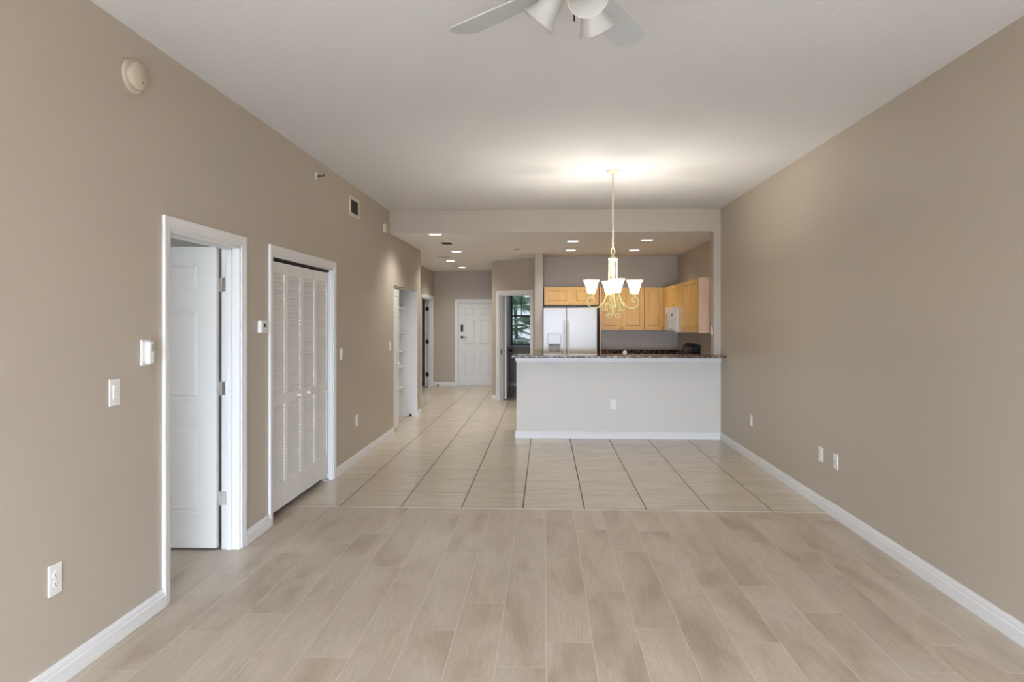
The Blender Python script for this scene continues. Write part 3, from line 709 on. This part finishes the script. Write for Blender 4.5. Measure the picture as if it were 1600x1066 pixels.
# lower counters (behind the half wall)
def raised(w, h, M=None, t=.02):
    s = min(.06, w*.22); return panel_leaf(w, h, t, [(s, w-s, s, h-s)], M, d=.012, lip=.008, ins=.014)
def knob(parent, M, x, z, m=None):
    k = MB(M).cyl((x, -.010, z), (x, -.022, z), .006, 10); k.sphere((x, -.030, z), .014, 12)
    link('knob', k, m or m_maple, parent, smooth=True)
# upper cabinets: local x along the wall, y into the wall
def upper(loc, rz, w, h, d, doors, label, side=None, knobs=None, first_x=0):
    r = empty('wall_cabinet', loc, rz, label, 'cabinet', 'maple wall cabinets')
    link('body', MB().box(0, .021, 0, w, d, h), m_maple, r, bevel=.002)
    n = len(doors)
    for i, (a, b, kx, kz) in enumerate(doors):
        M = Matrix.Translation((a+.0035, .010, .004))
        dr = link('door', raised(b-a-.007, h-.008, M), m_maple, r)
        if kx is not None: knob(dr, M, kx, kz)
    if side: link('side_panel', MB().box(-.004, .019, -.002, 0, d, h+.002) if side == 'l' else MB().box(w, .0, -.004, w+.006, d, h+.004), m_side, r)
    return r
upper((-.02, 12.29, 1.797), 0, .945, .315, .50, [(.0, .47, .44, .03), (.47, .945, .03, .03)], 'short double maple cabinet above the refrigerator', side=None)
tp = link('filler_panel', MB().box(.934, 12.22, 0, .952, 12.79, 2.112), m_side); tag(tp, 'tall thin pale panel on the right of the refrigerator', 'panel')
upper((.957, 12.44, 1.365), 0, .762, .74, .35, [(0, .376, .345, .045), (.376, .762, .025, .045)], 'double maple wall cabinet beside the refrigerator')
upper((1.722, 12.44, 1.365), 0, .635, .74, .35, [(0, .325, .295, .045)], 'single-door maple corner wall cabinet')
# right run: fronts face -X
FX = 2.04
upper((FX, 10.10, 1.365), RW, .535, .735, .318, [(0, .535, .04, .045)], 'maple wall cabinet at right nearest the bar, with pale side panel', side='r')
upper((FX, 10.958, 1.365), RW, .852, .735, .318, [(0, .42, .38, .045), (.42, .852, .04, .045)], 'double maple wall cabinet right of the microwave')
upper((FX, 11.70, 1.735), RW, .738, .365, .318, [(0, .365, .33, .035), (.365, .738, .035, .035)], 'short double maple cabinet above the microwave')
upper((FX, 12.438, 1.365), RW, .734, .735, .318, [(.02, .36, None, None), (.36, .734, .33, .045)], 'maple wall cabinet left of the microwave')
# microwave: local x along wall (towards the viewer), -y into the room
mw = empty('microwave', (1.955, 11.695, 1.345), RW, 'white over-range microwave under the short cabinet', 'microwave')
MWW = .752
link('body', MB().box(0, .03, 0, MWW, .40, .388), m_fridge, mw, bevel=.006)
md = link('door', MB().box(0, 0, .03, MWW*.70, .03, .335), m_fridge, mw, bevel=.006)
m_tint = mat('grey_tinted_window', lin(128, 124, 118), .12, var=(6, lin(118, 114, 110)))
link('door_window', MB().box(.07, -.002, .07, MWW*.70-.11, .002, .29), m_tint, md)
link('handle', MB().tube([(MWW*.66, .0, .06), (MWW*.66, -.035, .075), (MWW*.66, -.040, .18), (MWW*.66, -.035, .29), (MWW*.66, 0, .305)], .011), m_fridge, md, smooth=True)
cp = link('control_panel', MB().box(MWW*.71, 0, .03, MWW, .03, .335), m_fridge, mw, bevel=.004)
link('display', MB().box(MWW*.75, -.0015, .255, MWW*.96, .002, .305), m_tint, cp)
kb = MB()
for r_ in range(4):
    for c_ in range(3): kb.box(MWW*.75+c_*.055, -.0015, .06+r_*.045, MWW*.75+c_*.055+.042, .002, .06+r_*.045+.03)
link('keypad', kb, m_steel, cp)
gv = MB()
for i in range(22): gv.box(.03+i*.032, -.001, .35, .03+i*.032+.022, .03, .375)
link('vent_grille', MB().box(0, .002, .338, MWW, .03, .388), m_fridge, mw, bevel=.003)
link('badge', MB(Matrix.Translation((MWW/2, .001, .362)) @ Matrix.Rotation(PI/2, 4, 'X')).lathe([(.0001, .002), (.012, .002), (.012, 0)], 16), m_steel, mw)
# range against the right wall, below the microwave
rg = empty('range', (1.70, 11.68, 0), RW, 'black stove whose knobbed back panel shows over the bar', 'range')
link('body', MB().box(0, .02, .02, .75, .64, .90), m_black, rg, bevel=.004)
link('cooktop', MB().box(-.003, 0, .90, .753, .62, .915), m_black, rg, bevel=.004)
link('oven_door', MB().box(.01, 0, .2, .74, .02, .78), m_black, rg, bevel=.004)
link('oven_handle', MB().tube([(.06, 0, .74), (.07, -.04, .74), (.68, -.04, .74), (.69, 0, .74)], .011, smooth=0), m_chrome, rg)
bgd = MB().add
g = MB(); g.add([(0,.50,.91),(0,.655,.91),(0,.655,1.165),(0,.60,1.165),(0,.535,1.13),(.75,.50,.91),(.75,.655,.91),(.75,.655,1.165),(.75,.60,1.165),(.75,.535,1.13)],
               [(0,1,2,3,4),(9,8,7,6,5),(0,5,6,1),(1,6,7,2),(2,7,8,3),(3,8,9,4),(4,9,5,0)])
bgp = link('back_panel', g, m_black, rg, bevel=.006)
m_grey = mat('dark_grey_knob', lin(66, 64, 64), .35, var=(8, lin(56, 55, 54)))
for x in (.07, .18, .57, .68):
    a = Vector((x, .521, 1.04)); n_ = Vector((0, -1, .16)).normalized()
    link('control_knob', MB().cyl(a, a+n_*.030, .026, 18, .021).cyl(a+n_*.028, a+n_*.034, .005, 8), m_grey, bgp, smooth=True)
link('clock_display', MB().box(.29, .508, 1.02, .46, .522, 1.08), m_tint, bgp)
# base cabinets and counters behind the bar
def base(loc, rz, w, d, doors, label):
    r = empty('base_cabinet', loc, rz, label, 'cabinet', 'maple base cabinets')
    link('body', MB().box(0, .021, .1, w, d, .874).box(0, .08, 0, w, d, .1), m_maple, r)
    for a, b in doors:
        M = Matrix.Translation((a+.002, .010, .11)); dr = link('door', raised(b-a-.004, .60, M), m_maple, r); knob(dr, M, .04, .55)
        M = Matrix.Translation((a+.002, .010, .72)); dr = link('drawer', MB(M).box(0, -.01, 0, b-a-.004, .01, .145), m_maple, r, bevel=.003); knob(dr, M, (b-a)/2, .07)
base((.957, 12.19, 0), 0, 1.40, .60, [(0, .35), (.35, .70)], 'maple base cabinets under the back counter')
base((1.76, 10.92, 0), RW, 1.49, .595, [(0, .5), (.5, .98)], 'maple base cabinet between range and half wall')
base((1.74, 9.99, 0), PI, 2.1, .595, [(0, .5), (.5, 1.0), (1.0, 1.55), (1.55, 2.1)], 'maple sink cabinets behind the half wall')
ct = link('kitchen_countertop', MB().box(.955, 12.17, .876, 2.355, 12.797, .914).box(1.74, 11.69, .876, 2.355, 12.17, .914), m_gran, bevel=.004)
tag(ct, 'dark granite back counter under the corner cabinets', 'countertop')
link('backsplash', MB().box(.955, 12.775, .914, 2.355, 12.797, 1.008).box(2.335, 11.69, .914, 2.355, 12.775, 1.008), m_gran, ct, bevel=.003)
ct2 = link('kitchen_countertop', MB().box(1.74, 9.425, .876, 2.355, 10.925, .914).box(-.36, 9.395, .876, 1.74, 10.01, .914), m_gran, bevel=.004)
tag(ct2, 'granite sink counter hidden just behind the half wall', 'countertop')
# refrigerator
rf = empty('refrigerator', (-.035, 12.0, 0), 0, 'white side-by-side refrigerator with ice dispenser', 'refrigerator')
FW = .905
link('body', MB().box(.006, .075, .02, FW-.006, .76, 1.735), m_fridge, rf, bevel=.006)
link('toe_grille', MB().box(.01, .05, .0, FW-.01, .075, .09), m_slot, rf)
sx = .392
dl = link('freezer_door', MB().voxel([0, .085, .290, sx-.003], [0, .055, .07], [.10, .97, 1.315, 1.745], lambda i,j,k: not (i == 1 and k == 1 and j == 0)), m_fridge, rf, bevel=.010, seg=3)
dr = link('fresh_food_door', MB().box(sx+.003, 0, .10, FW, .07, 1.745), m_fridge, rf, bevel=.010, seg=3)
m_disp = mat('grey_dispenser_plastic', lin(206, 200, 192), .4, var=(8, lin(196, 190, 182)))
dp = link('dispenser_bezel', MB().box(.078, -.004, 1.130, .297, .012, 1.324), m_fridge, dl, bevel=.006)
link('dispenser_recess', MB().box(.087, .050, .972, .288, .0545, 1.135).box(.078, -.003, .962, .094, .05, 1.135).box(.281, -.003, .962, .297, .05, 1.135), m_disp, dl)
link('dispenser_lip', MB().box(.092, .002, 1.115, .283, .05, 1.135), m_slot, dl)
link('dispenser_tray', MB().box(.080, -.006, .960, .295, .052, .985), m_disp, dl, bevel=.003)
for x in (.125, .21): link('dispenser_paddle', MB().box(x, .03, 1.02, x+.04, .045, 1.09), m_steel, dl, bevel=.004)
link('dispenser_buttons', MB().box(.105, -.006, 1.285, .135, -.003, 1.297).box(.15, -.006, 1.285, .18, -.003, 1.297).box(.195, -.006, 1.285, .225, -.003, 1.297).box(.24, -.006, 1.285, .27, -.003, 1.297), m_steel, dp)
for p, x in ((dl, sx-.035), (dr, sx+.035)):
    link('handle', MB().tube([(x, 0, .70), (x, -.045, .73), (x, -.055, 1.0), (x, -.055, 1.25), (x, -.045, 1.52), (x, 0, 1.55)], .013), m_white, p, smooth=True)

# ------------------------------------------------------------------ chandelier
CHX, CHY = .650, 6.868
ch = empty('chandelier', (CHX, CHY, CH), 0, 'cream scrolled four-light chandelier hanging on a chain', 'chandelier')
Z = lambda z: z - CH
link('canopy', MB().lathe([(.0001, 0), (.064, 0), (.064, -.008), (.055, -.018), (.018, -.026), (.012, -.034), (.0001, -.034)], 32), m_ivory, ch, smooth=True)
cn = MB(); zz = CH-.034; i = 0
zend = 2.225
nl = 25; pl = (zz-zend)/nl
for i in range(nl):
    zc = zz - pl*(i+.5); hh = pl*.72; w_ = .0085
    pts = [(w_*math.cos(t), 0, hh*math.sin(t)) for t in [2*PI*q/10 for q in range(10)]]
    a = PI/4 + (PI/2 if i % 2 else 0)
    M = Matrix.Translation((0, 0, Z(zc))) @ Matrix.Rotation(a, 4, 'Z')
    cn.tube([M @ Vector(p) for p in pts], .0024, 6, smooth=2, closed=True)
cn.tube([(.004*math.sin(t*1.3), .004*math.cos(t*1.3), Z(zz - (zz-zend)*t/20)) for t in range(21)], .0022, 6, smooth=1)
link('chain', cn, m_ivory, ch, smooth=True)
link('loop', MB().tube([(.016*math.cos(t), 0, Z(2.195)+.034*math.sin(t)) for t in [2*PI*q/14 for q in range(14)]], .0045, 8, smooth=2, closed=True), m_cream, ch, smooth=True)
link('hub', MB().lathe([(.0001, Z(2.165)), (.008, Z(2.163)), (.016, Z(2.142)), (.040, Z(2.130)), (.046, Z(2.124)), (.046, Z(2.112)), (.038, Z(2.106)), (.0001, Z(2.106))], 28), m_cream, ch, smooth=True)
prof = [(.034,2.11),(.034,2.03),(.035,1.94),(.041,1.86),(.058,1.775),(.098,1.695),(.145,1.655),(.190,1.648),(.230,1.667),(.248,1.705),(.240,1.742),(.213,1.758),(.188,1.745),(.183,1.720),(.197,1.708),(.209,1.718)]
arm_bm = MB().tube([(r, 0, Z(z)) for r, z in prof], .0080, 8, r_end=.0060, smooth=4)
ar = link('arm', arm_bm, m_cream, ch, smooth=True)
RS = .208
link('candle_cup', MB().lathe([(.006, Z(1.755)), (.014, Z(1.768)), (.030, Z(1.778)), (.033, Z(1.790)), (.0001, Z(1.790))], 20, cx=RS), m_cream, ar, smooth=True)
sh = MB().lathe([(.026, Z(1.784)), (.034, Z(1.790)), (.040, Z(1.815)), (.045, Z(1.845)), (.052, Z(1.875)), (.061, Z(1.900)), (.073, Z(1.917))], 32, cx=RS, square=.15)
so = link('lamp_shade', sh, m_shade, ar, smooth=True)
link('bulb', MB().sphere((RS, 0, Z(1.850)), .020, 12, 1.4), m_bulb, ar, smooth=True)
bl = bpy.data.lights.new('bulb_light', 'POINT'); bl.energy = 9.5; bl.color = (1.0, .95, .86); bl.shadow_soft_size = .025
bo = bpy.data.objects.new('bulb_light', bl); C.objects.link(bo); bo.parent = ar; bo.location = (RS, 0, Z(1.886))
A0 = math.radians(4)
ar.rotation_euler = (0, 0, A0)
for k in (1, 2, 3):
    c = copy_tree(ar, ch); c.rotation_euler = (0, 0, A0 + k*PI/2)
sc = [(.072,1.640),(.078,1.625),(.094,1.628),(.100,1.655),(.088,1.686),(.062,1.696),(.036,1.672),(.016,1.630),(.012,1.595),(.026,1.566),(.052,1.556),(.068,1.575),(.060,1.598),(.042,1.596),(.040,1.580)]
so = link('scroll', MB().tube([(r*1.25, 0, Z(z)) for r, z in sc], .0055, 8, smooth=4), m_cream, ch, smooth=True); so.rotation_euler = (0, 0, A0+PI/4)
for k in (1, 2, 3):
    c = so.copy(); C.objects.link(c); c.parent = ch; c.rotation_euler = (0, 0, A0+PI/4+k*PI/2)
br = [(.105,1.688),(.082,1.700),(.060,1.690),(.050,1.665),(.060,1.645),(.075,1.652)]
so = link('bracket_scroll', MB().tube([(r*1.1, 0, Z(z)) for r, z in br], .0045, 8, smooth=4), m_cream, ch, smooth=True); so.rotation_euler = (0, 0, A0)
for k in (1, 2, 3):
    c = so.copy(); C.objects.link(c); c.parent = ch; c.rotation_euler = (0, 0, A0+k*PI/2)
link('finial', MB().lathe([(.0001, Z(1.60)), (.012, Z(1.61)), (.014, Z(1.64)), (.008, Z(1.67)), (.0001, Z(1.68))], 14), m_cream, ch, smooth=True)

# ------------------------------------------------------------------ ceiling fan
FXc, FYc, FZ = .10, 2.32, 2.64
fan = empty('ceiling_fan', (FXc, FYc, CH), 0, 'white ceiling fan with three tulip glass shades', 'ceiling fan')
Z = lambda z: z - CH
link('canopy', MB().lathe([(.0001, 0), (.07, 0), (.07, -.02), (.05, -.05), (.02, -.06), (.0001, -.06)], 32), m_fanw, fan, smooth=True)
link('downrod', MB().cyl((0,0,-.05), (0,0,Z(2.78)), .013, 14), m_fanw, fan)
link('motor_housing', MB().lathe([(.0001, Z(2.80)), (.05, Z(2.795)), (.10, Z(2.77)), (.115, Z(2.735)), (.112, Z(2.69)), (.085, Z(2.665)), (.0001, Z(2.66))], 40), m_fanw, fan, smooth=True)
link('switch_housing', MB().lathe([(.055, Z(2.665)), (.058, Z(2.64)), (.052, Z(2.60)), (.03, Z(2.585)), (.0001, Z(2.583))], 32), m_fanw, fan, smooth=True)
BA = [65 + 72*k for k in range(5)]
def blade_set():
    irn = MB(); irn.prism([(.08,-.022),(.15,-.012),(.19,-.04),(.235,-.04),(.235,.04),(.19,.04),(.15,.012),(.08,.022)], Z(2.650), Z(2.656))
    ir = link('blade_iron', irn, m_fanw, fan, bevel=.002)
    M = Matrix.Translation((0, 0, Z(FZ))) @ Matrix.Rotation(math.radians(-9), 4, 'X')
    bl = MB(M).prism([(.16,-.050),(.28,-.060),(.555,-.070),(.585,-.048),(.603,-.010),(.603,.016),(.590,.048),(.560,.070),(.28,.060),(.16,.050)], -.003, .003)
    b = link('blade', bl, m_fanw, ir, bevel=.0015)
    return ir
ir = blade_set(); ir.rotation_euler = (0, 0, math.radians(BA[0]))
for a in BA[1:]:
    c = copy_tree(ir, fan); c.rotation_euler = (0, 0, math.radians(a))
def shade_set(a):
    e = MB().tube([(.01, 0, Z(2.60)), (.03, 0, Z(2.628)), (.045, 0, Z(2.626)), (.052, 0, Z(2.610))], .011, 10)
    r = link('lamp_arm', e, m_fanw, fan, smooth=True)
    M = Matrix.Translation((.050, 0, Z(2.615))) @ Matrix.Rotation(math.radians(180-42), 4, 'Y')
    link('socket', MB(M).lathe([(.0001, -.012), (.022, -.008), (.026, .012), (.024, .025)], 20), m_fanw, r, smooth=True)
    g = MB(M).lathe([(.026, .008), (.031, .02), (.034, .045), (.040, .075), (.052, .105), (.066, .125), (.063, .125), (.049, .104), (.037, .074), (.031, .045), (.028, .02)], 32)
    link('lamp_shade', g, m_fanshade, r, smooth=True)
    link('bulb', MB(M).lathe([(.0001, .02), (.012, .03), (.020, .055), (.018, .075), (.0001, .085)], 14), m_white, r, smooth=True)
    r.rotation_euler = (0, 0, math.radians(a)); return r
s0 = shade_set(-76)
for a in (56, 160):
    c = copy_tree(s0, fan); c.rotation_euler = (0, 0, math.radians(a))
link('pull_chain', MB().cyl((-.006, -.012, Z(2.59)), (-.006, -.012, Z(2.52)), .0016, 6).cyl((-.006, -.012, Z(2.522)), (-.006, -.012, Z(2.50)), .0032, 8), m_bronze, fan)

# ------------------------------------------------------------------ door stops on the floor
def stop(loc, lab):
    r = empty('door_stop', loc, 0, lab, 'door stop')
    link('base', MB().lathe([(.0001, 0), (.022, 0), (.020, .012), (.010, .03), (.0001, .032)], 14), m_bronze, r, smooth=True)
    link('bumper', MB().lathe([(.0001, .030), (.012, .030), (.012, .042), (.0001, .044)], 12), m_black, r, smooth=True)
stop((-2.15, 11.25, 0), 'small dark door stop on the tiles at the pantry corner')
stop((-2.50, 16.45, 0), 'small dark door stop on tiles left of the front door')

# ------------------------------------------------------------------ outside the den window
tag(link('lawn', MB().box(-6, EY+.2, -.25, 8, 32, -.12), m_lawn), 'green ground outside the den window', 'lawn', kind='structure')
m_leaf = mat('palm_leaf', lin(96, 128, 84), .45, var=(2.5, lin(150, 176, 130)))
m_stem = mat('palm_stem', lin(110, 96, 76), .8, bump=(30, .4, .01))
pr = empty('palm_clump', (-.75, 19.9, -.12), 0, 'clump of leafy palms filling the den window view', 'palm')
rd = random.Random(5)
def frond(base, a, el, fl_):
    fr_ = MB(); P = []
    for t in range(9):
        s_ = t/8; x = fl_*s_*math.cos(el*(1-.4*s_)); z = fl_*(s_*math.sin(el) - .7*s_*s_)
        P.append(Vector(base) + Vector((x*math.cos(a), x*math.sin(a), z)))
    fr_.tube(P, .010, 5, .003, smooth=1)
    for t in range(1, 9):
        for u in (0, .33, .66):
            if t == 8 and u: continue
            p = P[t].lerp(P[t+1], u) if t < 8 else P[8]
            dirv = (P[t]-P[t-1]).normalized(); sd = Vector((-math.sin(a), math.cos(a), 0))
            for s_ in (-1, 1):
                l = fl_*.36*(1-.5*t/8); tip = p + sd*s_*l*.8 + dirv*l*.55 + Vector((0,0,-l*.35)); w_ = dirv*.016
                mid = p.lerp(tip, .5)+Vector((0,0,.02))
                fr_.add([p-w_*.5, p+w_*.5, mid+w_, tip, mid-w_], [(0,1,2,3,4)])
    link('frond', fr_, m_leaf, pr)
for (dx, dy, h) in ((-.75, -.2, 1.15), (-.1, .2, 2.0), (.45, -.3, 1.4), (.05, -.5, .8), (-.5, .5, 2.6)):
    link('trunk', MB().tube([(dx,dy,0),(dx+.03,dy+.02,h*.5),(dx,dy,h)], .06, 10, .045), m_stem, pr, smooth=True)
    for k in range(14): frond((dx, dy, h), 2*PI*k/14 + rd.uniform(-.25,.25), rd.uniform(.15, 1.25), rd.uniform(1.0, 1.3))
rr = empty('white_railing', (-1.9, 17.3, -.12), 0, 'white railing crossing the bottom of the den window view', 'railing')
link('rail', MB().box(0, 0, 1.14, 3.2, .05, 1.20), m_trim, rr); link('rail', MB().box(0, 0, .25, 3.2, .05, .30), m_trim, rr)
for i in range(17): link('baluster', MB().box(.05+i*.19, .01, 0, .08+i*.19, .04, 1.16), m_trim, rr)
